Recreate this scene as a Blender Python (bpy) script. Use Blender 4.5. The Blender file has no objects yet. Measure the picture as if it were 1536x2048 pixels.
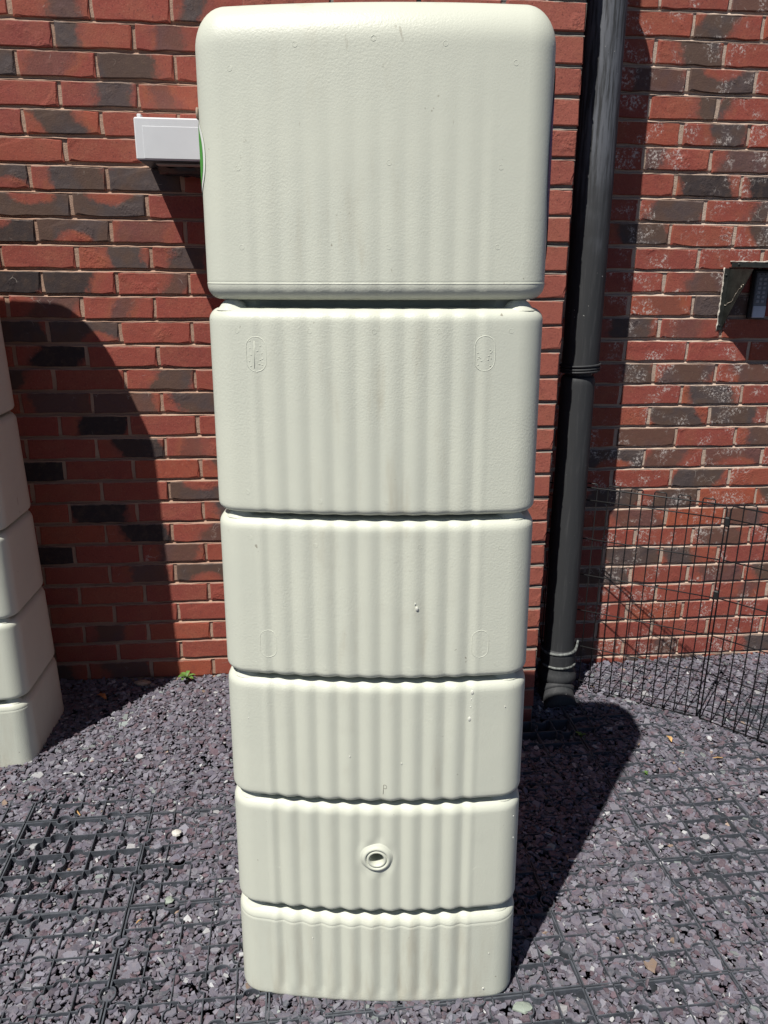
import bpy, math, random
import numpy as np
from mathutils import Matrix, Vector, Euler

random.seed(7)
RNG = np.random.default_rng(11)
SC = bpy.context.scene
COL = SC.collection

# ------------------------------------------------------------------ camera
CAM_H = 1.445
PITCH, ROLL = 0.306667, -0.0103138
F_PX = 1540.0
cam_d = bpy.data.cameras.new('camera')
cam = bpy.data.objects.new('camera', cam_d)
COL.objects.link(cam)
cam_d.sensor_fit = 'VERTICAL'
cam_d.sensor_height = 36.0
cam_d.lens = F_PX / 2048.0 * 36.0
cam_d.clip_start, cam_d.clip_end = 0.02, 500.0
_fw = Vector((0, math.cos(PITCH), -math.sin(PITCH)))
_dn = Vector((0, -math.sin(PITCH), -math.cos(PITCH)))
_x = Vector((1, 0, 0))
_cr, _sr = math.cos(ROLL), math.sin(ROLL)
_right = _cr * _x + _sr * _dn
_down = -_sr * _x + _cr * _dn
_m = Matrix((_right, -_down, -_fw)).transposed().to_4x4()
_m.translation = (0, 0, CAM_H)
cam.matrix_world = _m
SC.camera = cam

# ------------------------------------------------------------------ light
SUN_DIR = Vector((0.339, 0.488, -1.0)).normalized()      # direction the light travels
SUN_EL = math.asin(-SUN_DIR.z)
SUN_ROT = math.atan2(-SUN_DIR.x, -SUN_DIR.y)
SUN_STRENGTH, SKY_STRENGTH, EXPOSURE = 5.0, 0.05, 0.31
world = bpy.data.worlds.new('World')
SC.world = world
world.use_nodes = True
wn = world.node_tree.nodes
wl = world.node_tree.links
for n in list(wn):
    wn.remove(n)
sky = wn.new('ShaderNodeTexSky')
sky.sky_type = 'NISHITA'
sky.sun_disc = False
sky.sun_elevation = SUN_EL
sky.sun_rotation = SUN_ROT
sky.air_density = 0.5
sky.dust_density = 0.15
bg = wn.new('ShaderNodeBackground')
bg.inputs['Strength'].default_value = SKY_STRENGTH
wo = wn.new('ShaderNodeOutputWorld')
wl.new(sky.outputs[0], bg.inputs['Color'])
wl.new(bg.outputs[0], wo.inputs['Surface'])
sun_d = bpy.data.lights.new('sun', 'SUN')
sun_d.energy = SUN_STRENGTH
sun_d.angle = math.radians(0.53)
sun_d.color = (1.0, 0.955, 0.88)
sun = bpy.data.objects.new('sun', sun_d)
COL.objects.link(sun)
sun.location = (-3, -4, 8)
sun.rotation_euler = SUN_DIR.to_track_quat('-Z', 'Y').to_euler()
SC.view_settings.view_transform = 'Standard'
SC.view_settings.look = 'None'
SC.view_settings.exposure = EXPOSURE
SC.view_settings.gamma = 1.0
SC.view_settings.use_curve_mapping = False

# ------------------------------------------------------------------ frames
WA = 0.1025624            # the wall turns away to the right by this angle
WD = 2.585248             # distance to the wall straight ahead
ca, sa = math.cos(WA), math.sin(WA)


def W(s, d, z):
    """point at s along the wall, d in front of it, z up"""
    return Vector((s * ca + d * sa, WD + s * sa - d * ca, z))


# ------------------------------------------------------------------ helpers
def tag(o, label=None, cat=None, group=None, kind=None):
    if label: o['label'] = label
    if cat: o['category'] = cat
    if group: o['group'] = group
    if kind: o['kind'] = kind
    return o


def thing(name, label, cat, loc=(0, 0, 0), rz=0.0, group=None):
    o = bpy.data.objects.new(name, None)
    o.empty_display_size = 0.1
    COL.objects.link(o)
    o.location = loc
    o.rotation_euler = (0, 0, rz)
    return tag(o, label, cat, group)


def mesh(name, verts, faces, smooth=False):
    me = bpy.data.meshes.new(name)
    me.from_pydata([tuple(v) for v in verts], [], faces)
    me.update()
    if smooth:
        me.polygons.foreach_set('use_smooth', [True] * len(me.polygons))
    return me


def obj(name, me, mat=None, parent=None):
    o = bpy.data.objects.new(name, me)
    COL.objects.link(o)
    if mat is not None and me.materials.get(mat.name) is None:
        me.materials.append(mat)
    if parent is not None:
        o.parent = parent
    return o


class MB:
    def __init__(self):
        self.v, self.f = [], []

    def add(self, verts, faces):
        b = len(self.v)
        self.v += [tuple(v) for v in verts]
        self.f += [tuple(i + b for i in f) for f in faces]
        return self

    def box(self, x0, x1, y0, y1, z0, z1, bev=0.0):
        b = min(bev, 0.49 * min(abs(x1 - x0), abs(y1 - y0), abs(z1 - z0)))
        if b <= 0:
            v = [(x, y, z) for x in (x0, x1) for y in (y0, y1) for z in (z0, z1)]
            f = [(0, 1, 3, 2), (4, 6, 7, 5), (0, 4, 5, 1), (2, 3, 7, 6), (0, 2, 6, 4), (1, 5, 7, 3)]
            return self.add(v, f)
        # chamfered box: 24 verts
        vs = {}
        V = []

        def vid(p):
            if p not in vs:
                vs[p] = len(V)
                V.append(p)
            return vs[p]
        X, Y, Z = (x0, x1), (y0, y1), (z0, z1)
        sg = (1, -1)

        def c(i, j, k, ax):
            p = [X[i] + sg[i] * b, Y[j] + sg[j] * b, Z[k] + sg[k] * b]
            p[ax] = (X, Y, Z)[ax][(i, j, k)[ax]]
            return vid(tuple(p))
        F = []
        for ax in range(3):
            for e in (0, 1):
                q = []
                for (u, w) in ((0, 0), (1, 0), (1, 1), (0, 1)):
                    ijk = [0, 0, 0]
                    ijk[ax] = e
                    o = [a for a in range(3) if a != ax]
                    ijk[o[0]], ijk[o[1]] = u, w
                    q.append(c(*ijk, ax))
                F.append(tuple(q))
        for ax in range(3):
            o = [a for a in range(3) if a != ax]
            for u in (0, 1):
                for w in (0, 1):
                    def at(e, fx):
                        ijk = [0, 0, 0]
                        ijk[ax] = e
                        ijk[o[0]], ijk[o[1]] = u, w
                        return c(*ijk, fx)
                    F.append((at(0, o[0]), at(1, o[0]), at(1, o[1]), at(0, o[1])))
        for i in (0, 1):
            for j in (0, 1):
                for k in (0, 1):
                    F.append((c(i, j, k, 0), c(i, j, k, 1), c(i, j, k, 2)))
        return self.add(V, F)

    def tube(self, pts, r, n=8, closed=False, caps=True):
        pts = [Vector(p) for p in pts]
        m = len(pts)
        rr = r if isinstance(r, (list, tuple)) else [r] * m
        t0 = (pts[1] - pts[0]).normalized()
        up = Vector((0, 0, 1)) if abs(t0.z) < 0.9 else Vector((0, 1, 0))
        nrm = (up - up.dot(t0) * t0).normalized()
        V = []
        for i in range(m):
            if closed:
                t = (pts[(i + 1) % m] - pts[i - 1]).normalized()
            else:
                t = (pts[min(i + 1, m - 1)] - pts[max(i - 1, 0)]).normalized()
            nrm = (nrm - nrm.dot(t) * t).normalized()
            bn = t.cross(nrm)
            for k in range(n):
                a = 2 * math.pi * k / n
                V.append(pts[i] + rr[i] * (math.cos(a) * nrm + math.sin(a) * bn))
        F = []
        for i in range(m if closed else m - 1):
            j = (i + 1) % m
            for k in range(n):
                F.append((i * n + k, i * n + (k + 1) % n, j * n + (k + 1) % n, j * n + k))
        if caps and not closed:
            F.append(tuple(range(n - 1, -1, -1)))
            F.append(tuple((m - 1) * n + k for k in range(n)))
        return self.add(V, F)

    def lathe(self, prof, n=32, centre=(0, 0, 0), axis='z'):
        """prof: list of (radius, height)"""
        V = []
        for (r, hgt) in prof:
            for k in range(n):
                a = 2 * math.pi * k / n
                if axis == 'z':
                    V.append((centre[0] + r * math.cos(a), centre[1] + r * math.sin(a), centre[2] + hgt))
                else:
                    V.append((centre[0] + r * math.cos(a), centre[1] + hgt, centre[2] - r * math.sin(a)))
        F = []
        for i in range(len(prof) - 1):
            for k in range(n):
                F.append((i * n + k, i * n + (k + 1) % n, (i + 1) * n + (k + 1) % n, (i + 1) * n + k))
        return self.add(V, F)

    def build(self, name, mat, parent=None, smooth=False):
        return obj(name, mesh(name, self.v, self.f, smooth), mat, parent)


# ------------------------------------------------------------------ materials
class NT:
    def __init__(self, name):
        self.mat = bpy.data.materials.new(name)
        self.mat.use_nodes = True
        self.t = self.mat.node_tree
        self.b = self.t.nodes['Principled BSDF']

    def n(self, kind, **kw):
        nd = self.t.nodes.new('ShaderNode' + kind)
        for k, v in kw.items():
            setattr(nd, k, v)
        return nd

    def set(self, sock, v):
        if hasattr(v, 'is_output') or isinstance(v, bpy.types.NodeSocket):
            self.t.links.new(v, sock)
        else:
            sock.default_value = v

    def math(self, op, a, b=None, c=None, clamp=False):
        nd = self.n('Math', operation=op, use_clamp=clamp)
        self.set(nd.inputs[0], a)
        if b is not None: self.set(nd.inputs[1], b)
        if c is not None: self.set(nd.inputs[2], c)
        return nd.outputs[0]

    def mix(self, fac, a, b, mode='MIX'):
        nd = self.n('Mix', data_type='RGBA', blend_type=mode)
        self.set(nd.inputs[0], fac)
        self.set(nd.inputs[6], a if not isinstance(a, tuple) else (*a, 1) if len(a) == 3 else a)
        self.set(nd.inputs[7], b if not isinstance(b, tuple) else (*b, 1) if len(b) == 3 else b)
        return nd.outputs[2]

    def noise(self, vec, scale, detail=3.0, rough=0.55, dist=0.0):
        nd = self.n('TexNoise')
        if vec is not None: self.set(nd.inputs['Vector'], vec)
        nd.inputs['Scale'].default_value = scale
        nd.inputs['Detail'].default_value = detail
        nd.inputs['Roughness'].default_value = rough
        nd.inputs['Distortion'].default_value = dist
        return nd.outputs[0]

    def ramp(self, fac, stops, interp='LINEAR'):
        nd = self.n('ValToRGB')
        cr = nd.color_ramp
        cr.interpolation = interp
        while len(cr.elements) < len(stops):
            cr.elements.new(0.5)
        for e, (p, c) in zip(cr.elements, stops):
            e.position = p
            e.color = (*c, 1) if len(c) == 3 else c
        self.set(nd.inputs[0], fac)
        return nd.outputs[0]

    def smooth(self, v, lo, hi):
        nd = self.n('MapRange', interpolation_type='SMOOTHSTEP')
        self.set(nd.inputs['Value'], v)
        nd.inputs['From Min'].default_value = lo
        nd.inputs['From Max'].default_value = hi
        return nd.outputs[0]

    def vmath(self, op, a, b):
        nd = self.n('VectorMath', operation=op)
        self.set(nd.inputs[0], a)
        self.set(nd.inputs[1], b)
        return nd.outputs[0]

    def bump(self, h, strength, dist, normal=None):
        nd = self.n('Bump')
        nd.inputs['Strength'].default_value = strength
        nd.inputs['Distance'].default_value = dist
        self.set(nd.inputs['Height'], h)
        if normal is not None: self.set(nd.inputs['Normal'], normal)
        return nd.outputs[0]

    def out(self, col=None, rough=None, normal=None, spec=None):
        if col is not None:
            self.set(self.b.inputs['Base Color'], (*col, 1) if isinstance(col, tuple) and len(col) == 3 else col)
        if rough is not None: self.set(self.b.inputs['Roughness'], rough)
        if normal is not None: self.set(self.b.inputs['Normal'], normal)
        if spec is not None: self.b.inputs['Specular IOR Level'].default_value = spec
        return self.mat


def mat_brick(name, efflor=0.0, plain=False):
    """fired clay: reds, with the dark reduction marks steered by each brick's object colour
    (R strength, G centre, B half width, A kind of mark)"""
    T = NT(name)
    co = T.n('TexCoord').outputs['Object']
    info = T.n('ObjectInfo')
    rnd = info.outputs['Random']
    sep = T.n('SeparateXYZ')
    T.set(sep.inputs[0], co)
    off = T.n('CombineXYZ')
    T.set(off.inputs[0], T.math('MULTIPLY', rnd, 37.0))
    T.set(off.inputs[1], T.math('MULTIPLY', rnd, 91.0))
    T.set(off.inputs[2], T.math('MULTIPLY', rnd, 53.0))
    p = T.vmath('ADD', co, off.outputs[0])
    nz = T.noise(p, 14.0, 4.0, 0.6)
    fine = T.noise(p, 220.0, 3.0, 0.6)
    mid = T.noise(p, 45.0, 4.0, 0.6)
    if plain:
        base = T.ramp(rnd, [(0.0, (0.30, 0.088, 0.064)), (0.5, (0.33, 0.10, 0.072)), (1.0, (0.28, 0.08, 0.06))])
    else:
        base = T.ramp(rnd, [(0.0, (0.25, 0.058, 0.042)), (0.22, (0.275, 0.066, 0.048)), (0.45, (0.23, 0.056, 0.045)),
                            (0.68, (0.285, 0.073, 0.046)), (0.85, (0.265, 0.061, 0.048)), (1.0, (0.315, 0.078, 0.042))])
    base = T.mix(T.math('MULTIPLY', T.smooth(nz, 0.42, 0.72), 0.4), base, (0.29, 0.105, 0.062))
    base = T.mix(T.math('MULTIPLY', T.smooth(mid, 0.5, 0.8), 0.45), base, (0.17, 0.05, 0.045))
    base = T.mix(T.math('MULTIPLY', T.smooth(fine, 0.58, 0.72), 0.45), base, (0.40, 0.19, 0.13))
    base = T.mix(T.math('MULTIPLY', T.smooth(fine, 0.42, 0.30), 0.65), base, (0.085, 0.028, 0.028))
    col = base
    if not plain:
        oc = T.n('SeparateColor')
        T.set(oc.inputs[0], info.outputs['Color'])
        cst = T.math('MULTIPLY_ADD', oc.outputs[1], 2.0, -1.0)
        wid = T.math('MULTIPLY', oc.outputs[2], 1.25)
        xn = T.math('DIVIDE', sep.outputs[0], 0.107)
        zn = T.math('DIVIDE', sep.outputs[2], 0.0325)
        wob = T.math('MULTIPLY_ADD', T.noise(p, 22.0, 3.0, 0.5), 0.7, -0.35)
        # a band across the brick, its edges leaning
        lean = T.math('MULTIPLY', zn, T.math('MULTIPLY_ADD', rnd, 0.5, -0.25))
        bd = T.math('SUBTRACT', T.math('ABSOLUTE', T.math('SUBTRACT', T.math('ADD', xn, lean), cst)), wid)
        bd = T.math('ADD', bd, T.math('MULTIPLY', wob, 0.8))
        # half ellipse at the top or bottom edge left red
        sgn = T.math('SIGN', T.math('SUBTRACT', info.outputs['Alpha'], 0.35))
        ez = T.math('SUBTRACT', T.math('MULTIPLY', zn, sgn), 1.05)
        ex = T.math('DIVIDE', T.math('SUBTRACT', xn, cst), wid)
        el = T.math('SQRT', T.math('ADD', T.math('POWER', ex, 2.0), T.math('POWER', T.math('DIVIDE', ez, 1.0), 2.0)))
        ed = T.math('MULTIPLY', T.math('ADD', T.math('SUBTRACT', 1.0, el), T.math('MULTIPLY', wob, 1.0)), 0.6)
        isband = T.math('GREATER_THAN', info.outputs['Alpha'], 0.75)
        dist = T.math('ADD', T.math('MULTIPLY', bd, isband), T.math('MULTIPLY', ed, T.math('SUBTRACT', 1.0, isband)))
        dist = T.math('ADD', dist, T.math('MULTIPLY_ADD', T.noise(p, 85.0, 4.0, 0.65), 0.36, -0.18))
        m = T.smooth(dist, 0.12, -0.14)
        halo = T.math('MULTIPLY', T.smooth(dist, 0.40, 0.06), T.math('SUBTRACT', 1.0, m))
        st = oc.outputs[0]
        has = T.math('GREATER_THAN', st, 0.05)
        halo_c = T.mix(T.smooth(nz, 0.4, 0.6), (0.27, 0.105, 0.052), (0.17, 0.060, 0.056))
        col = T.mix(T.math('MULTIPLY', T.math('MULTIPLY', halo, 0.4), has), col, halo_c)
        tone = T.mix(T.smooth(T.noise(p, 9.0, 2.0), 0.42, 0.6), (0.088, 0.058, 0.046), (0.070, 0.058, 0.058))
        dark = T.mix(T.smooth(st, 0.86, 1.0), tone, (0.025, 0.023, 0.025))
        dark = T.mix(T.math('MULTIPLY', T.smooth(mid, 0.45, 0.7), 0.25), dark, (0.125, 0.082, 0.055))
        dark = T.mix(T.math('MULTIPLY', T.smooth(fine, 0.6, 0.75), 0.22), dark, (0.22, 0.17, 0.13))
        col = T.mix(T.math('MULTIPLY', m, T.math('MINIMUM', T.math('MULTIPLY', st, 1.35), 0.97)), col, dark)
        # cracks with pale deposits in the vitrified face
        vor = T.n('TexVoronoi', feature='DISTANCE_TO_EDGE')
        T.set(vor.inputs['Vector'], T.vmath('ADD', p, T.vmath('MULTIPLY', T.n('TexNoise').outputs['Color'], (0.012, 0.012, 0.012))))
        vor.inputs['Scale'].default_value = 34.0
        crk = T.math('MULTIPLY', T.smooth(vor.outputs['Distance'], 0.035, 0.0), T.smooth(T.noise(p, 16.0, 2.0), 0.63, 0.72))
        col = T.mix(T.math('MULTIPLY', T.math('MULTIPLY', crk, has), 0.55), col, (0.45, 0.40, 0.36))
    if efflor > 0:
        e1 = T.smooth(T.noise(p, 11.0, 3.0, 0.65), 0.50, 0.64)
        e2 = T.smooth(T.noise(p, 120.0, 5.0, 0.8), 0.50, 0.62)
        e3 = T.smooth(T.noise(p, 40.0, 4.0, 0.7), 0.60, 0.80)
        ef = T.math('MULTIPLY', T.math('MULTIPLY', e1, e2), efflor)
        ef = T.math('MAXIMUM', ef, T.math('MULTIPLY', T.math('MULTIPLY', e3, e1), 0.8 * efflor))
        col = T.mix(T.math('MINIMUM', ef, 0.82), col, (0.56, 0.51, 0.48))
    # mortar smear along the top arris
    zz = T.math('ADD', sep.outputs[2], T.math('MULTIPLY_ADD', mid, 0.008, -0.004))
    col = T.mix(T.math('MULTIPLY', T.smooth(zz, 0.0285, 0.0318), 0.55), col, (0.34, 0.26, 0.21))
    drag = T.smooth(T.noise(p, 9.0, 2.0), 0.58, 0.68)
    hgt = T.math('ADD', T.math('MULTIPLY', fine, 0.35), T.math('MULTIPLY', mid, 0.65))
    nb = T.bump(hgt, 0.75, 0.0024)
    nb = T.bump(T.math('MULTIPLY', T.noise(p, 130.0, 2.0, 0.5), drag), 0.6, 0.004, nb)
    return T.out(col, 0.82, nb, 0.3)


def mat_mortar(name, col1, col2):
    T = NT(name)
    co = T.n('TexCoord').outputs['Object']
    a = T.noise(co, 60.0, 4.0, 0.65)
    b = T.noise(co, 420.0, 3.0, 0.6)
    c = T.noise(co, 3.0, 3.0, 0.6)
    col = T.mix(T.smooth(c, 0.35, 0.65), col1, col2)
    col = T.mix(T.math('MULTIPLY', T.smooth(b, 0.55, 0.7), 0.5), col, (0.14, 0.11, 0.09))
    nb = T.bump(T.math('ADD', a, T.math('MULTIPLY', b, 0.6)), 0.9, 0.003)
    return T.out(col, 0.95, nb, 0.2)


def mat_butt(name):
    T = NT(name)
    co = T.n('TexCoord').outputs['Object']
    sep = T.n('SeparateXYZ')
    T.set(sep.inputs[0], co)
    st = T.n('Mapping')
    T.set(st.inputs[0], co)
    st.inputs['Scale'].default_value = (1.0, 1.0, 0.16)
    streak = T.noise(st.outputs[0], 26.0, 4.0, 0.6)
    grime = T.noise(co, 4.5, 4.0, 0.6)
    speck = T.noise(co, 95.0, 2.0, 0.5)
    col = T.mix(T.smooth(grime, 0.35, 0.7), (0.580, 0.600, 0.512), (0.550, 0.572, 0.492))
    mid = T.smooth(T.math('ABSOLUTE', T.math('SUBTRACT', sep.outputs[0], 0.01)), 0.26, 0.02)
    g = T.math('MULTIPLY', T.math('MULTIPLY', T.smooth(streak, 0.5, 0.75), T.smooth(grime, 0.42, 0.62)), mid)
    col = T.mix(T.math('MULTIPLY', g, 0.40), col, (0.38, 0.34, 0.25))
    low = T.math('MULTIPLY', T.smooth(sep.outputs[2], 0.30, 0.0), T.smooth(streak, 0.42, 0.7))
    col = T.mix(T.math('MULTIPLY', low, 0.4), col, (0.42, 0.38, 0.29))
    sp = T.math('MULTIPLY', T.smooth(speck, 0.735, 0.78), T.smooth(T.noise(co, 7.0, 2.0), 0.5, 0.62))
    col = T.mix(T.math('MULTIPLY', sp, 0.7), col, (0.19, 0.165, 0.12))
    # short scuffs
    sm = T.n('Mapping')
    T.set(sm.inputs[0], co)
    sm.inputs['Rotation'].default_value = (0, 0.5, 0)
    sm.inputs['Scale'].default_value = (1.0, 1.0, 0.22)
    scf = T.math('MULTIPLY', T.smooth(T.noise(sm.outputs[0], 75.0, 2.0), 0.73, 0.77), T.smooth(T.noise(co, 3.5, 2.0), 0.52, 0.64))
    col = T.mix(T.math('MULTIPLY', scf, 0.55), col, (0.26, 0.23, 0.17))
    peel = T.noise(co, 300.0, 3.0, 0.55)
    wav = T.noise(co, 22.0, 2.0, 0.5)
    rough_patch = T.smooth(T.noise(co, 2.6, 2.0), 0.38, 0.62)
    nb = T.bump(T.math('MULTIPLY', peel, T.math('MULTIPLY_ADD', rough_patch, 0.75, 0.35)), 0.34, 0.0014)
    nb = T.bump(wav, 0.05, 0.006, nb)
    return T.out(col, T.math('MULTIPLY_ADD', grime, 0.14, 0.36), nb, 0.42)


def mat_simple(name, col, rough=0.6, bump=0.0, bscale=80.0, var=0.15, vscale=6.0, spec=0.4, metal=0.0):
    T = NT(name)
    co = T.n('TexCoord').outputs['Object']
    v = T.noise(co, vscale, 4.0, 0.6)
    dk = tuple(c * (1 - var) for c in col)
    lt = tuple(min(1, c * (1 + var)) for c in col)
    c = T.mix(T.smooth(v, 0.3, 0.7), dk, lt)
    nb = T.bump(T.noise(co, bscale, 3.0, 0.6), bump, 0.002) if bump > 0 else None
    T.b.inputs['Metallic'].default_value = metal
    return T.out(c, rough, nb, spec)


def mat_pipe(name):
    T = NT(name)
    co = T.n('TexCoord').outputs['Object']
    mp = T.n('Mapping')
    T.set(mp.inputs[0], co)
    mp.inputs['Scale'].default_value = (1.0, 1.0, 0.07)
    st = T.noise(mp.outputs[0], 95.0, 5.0, 0.65)
    sep = T.n('SeparateXYZ')
    T.set(sep.inputs[0], co)
    up = T.smooth(T.math('ADD', sep.outputs[2], T.math('MULTIPLY_ADD', T.noise(co, 8.0, 3.0), 0.5, -0.25)), 1.45, 1.85)
    chalk = T.math('MULTIPLY', up, T.smooth(st, 0.36, 0.62))
    col = T.mix(T.math('MULTIPLY', chalk, 0.9), (0.032, 0.034, 0.037), (0.135, 0.145, 0.168))
    lowc = T.math('MULTIPLY', T.smooth(st, 0.5, 0.72), 0.35)
    col = T.mix(lowc, col, (0.085, 0.087, 0.09))
    fl = T.math('MULTIPLY', T.smooth(T.noise(co, 120.0, 2.0), 0.73, 0.77), T.smooth(T.noise(co, 6.0), 0.5, 0.6))
    col = T.mix(fl, col, (0.5, 0.5, 0.48))
    nb = T.bump(st, 0.35, 0.0015)
    return T.out(col, 0.68, nb, 0.35)


def mat_chips(name):
    T = NT(name)
    at = T.n('Attribute', attribute_name='stone')
    co = T.n('TexCoord').outputs['Object']
    v = T.noise(co, 90.0, 4.0, 0.65)
    col = T.mix(T.smooth(v, 0.35, 0.7), at.outputs['Color'], T.mix(0.35, at.outputs['Color'], (0.22, 0.19, 0.20)))
    nb = T.bump(T.noise(co, 260.0, 3.0, 0.6), 0.5, 0.0016)
    return T.out(col, 0.62, nb, 0.4)


def mat_earth(name):
    T = NT(name)
    co = T.n('TexCoord').outputs['Object']
    vor = T.n('TexVoronoi')
    T.set(vor.inputs['Vector'], co)
    vor.inputs['Scale'].default_value = 60.0
    sx = T.n('SeparateColor')
    T.set(sx.inputs[0], vor.outputs['Color'])
    col = T.ramp(sx.outputs[0], [(0.0, (0.045, 0.04, 0.046)), (0.5, (0.085, 0.07, 0.08)), (1.0, (0.13, 0.12, 0.13))])
    nb = T.bump(vor.outputs['Distance'], 0.8, 0.01)
    return T.out(col, 0.9, nb, 0.2)


M_BRICK_L = mat_brick('brick_flashed')
M_BRICK_R = mat_brick('brick_flashed_salted', efflor=1.0)
M_BRICK_P = mat_brick('brick_plain', plain=True)
M_MORTAR_L = mat_mortar('mortar_buff', (0.35, 0.225, 0.165), (0.41, 0.285, 0.215))
M_MORTAR_R = mat_mortar('mortar_pale', (0.43, 0.32, 0.25), (0.50, 0.40, 0.33))
M_MORTAR_P = mat_mortar('mortar_grey', (0.20, 0.18, 0.155), (0.26, 0.235, 0.205))
M_BUTT = mat_butt('stone_plastic')
M_PIPE = mat_pipe('black_pipe_plastic')
M_RING = mat_simple('worn_rubber', (0.13, 0.14, 0.135), 0.7, 0.8, 160.0, 0.6, 90.0)
M_WIRE = mat_simple('black_wire', (0.012, 0.012, 0.013), 0.45)
M_CLIP = mat_simple('black_clip', (0.016, 0.016, 0.017), 0.5)
M_CHIPS = mat_chips('plum_slate')
M_EARTH = mat_earth('slate_dust')
M_GRID = mat_simple('grid_plastic', (0.066, 0.074, 0.088), 0.55, 0.5, 120.0, 0.3, 30.0)
M_WHITE = mat_simple('white_upvc', (0.63, 0.645, 0.66), 0.4, 0.0, 80.0, 0.03, 8.0)
M_GREYSTRIP = mat_simple('grey_vent', (0.33, 0.30, 0.28), 0.7)
M_BLACKSHEET = mat_simple('black_polythene_and_shade', (0.018, 0.022, 0.026), 0.25, 0.4, 60.0)  # the hanging sheet, and the black standing in for shade under the box
M_GREEN = mat_simple('label_green', (0.06, 0.30, 0.045), 0.45, 0.0, 80.0, 0.1)
M_LABELW = mat_simple('label_white', (0.72, 0.74, 0.70), 0.5, 0.0, 80.0, 0.03)
M_PURPLE = mat_simple('label_purple', (0.05, 0.045, 0.16), 0.45, 0.0, 80.0, 0.1)
M_HOOD = mat_simple('weathered_metal', (0.020, 0.022, 0.020), 0.5, 0.35, 60.0, 0.4, 25.0)
M_SEAL = mat_simple('old_sealant', (0.52, 0.48, 0.42), 0.9, 0.9, 220.0, 0.2, 60.0)
M_CRACK = mat_simple('pale_crack', (0.50, 0.46, 0.38), 0.8)
M_KEY = mat_simple('keypad_grey', (0.13, 0.145, 0.17), 0.5)
M_KEYB = mat_simple('keypad_button', (0.27, 0.29, 0.33), 0.5)
M_KEYP = mat_simple('keypad_plate', (0.42, 0.46, 0.55), 0.45)
M_KEYD = mat_simple('keypad_shell', (0.013, 0.013, 0.015), 0.4)
M_LEAF = mat_simple('weed_leaf', (0.085, 0.17, 0.035), 0.55, 0.3, 60.0, 0.35, 40.0)
M_DRY = mat_simple('dry_leaf', (0.34, 0.15, 0.055), 0.8, 0.5, 60.0, 0.3, 40.0)
M_TWIG = mat_simple('pale_wood', (0.50, 0.31, 0.13), 0.8, 0.3, 60.0, 0.2, 40.0)
M_ROCK = mat_simple('tan_stone', (0.33, 0.25, 0.19), 0.85, 0.8, 50.0, 0.3, 40.0)
M_SCRATCH = mat_simple('mould_mark_dark', (0.22, 0.21, 0.17), 0.7)
M_GLASSY = NT('water').out((0.74, 0.75, 0.68), 0.03, None, 0.5)
M_GLASSY.node_tree.nodes['Principled BSDF'].inputs['Transmission Weight'].default_value = 0.25
M_GLASSY.node_tree.nodes['Principled BSDF'].inputs['IOR'].default_value = 1.33

# ------------------------------------------------------------------ ground sheet
g = MB()
g.add([(-80, -80, -0.062), (80, -80, -0.062), (80, 80, -0.062), (-80, 80, -0.062)], [(0, 1, 2, 3)])
GROUND = g.build('ground', M_EARTH)
tag(GROUND, 'dark slate dust beneath the chippings', None, None, 'structure')


def chip_level(x, y):
    """height of the chippings' surface against the top of the plastic grid"""
    x = np.asarray(x, float)
    y = np.asarray(y, float)
    wall_y = WD + x * math.tan(WA)
    dw = wall_y - y

    def sm(v, a, b):
        t = np.clip((v - a) / (b - a), 0, 1)
        return t * t * (3 - 2 * t)
    L = np.full_like(x, -0.0016) - 0.0014 * sm(x, -0.1, 0.3)
    L += 0.017 * sm(dw, 0.75, 0.40) * sm(x, 0.35, -0.15)           # heaped against the left wall
    L += 0.012 * sm(dw, 0.40, 0.15) * sm(x, 0.5, 0.9)
    L -= 0.013 * np.exp(-(((x + 0.86) / 0.17) ** 2 + ((y - 1.62) / 0.16) ** 2))
    L -= 0.006 * np.exp(-(((x + 0.60) / 0.14) ** 2 + ((y - 1.55) / 0.18) ** 2))
    L -= 0.050 * np.exp(-(((x - 0.53) / 0.11) ** 2 + ((y - 2.26) / 0.085) ** 2))
    L += 0.0035 * np.sin(7.1 * x + 1.3) * np.sin(6.3 * y + 0.4) + 0.0025 * np.sin(17 * x + 2 * y) * np.sin(15 * y - 4 * x)
    return L


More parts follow.
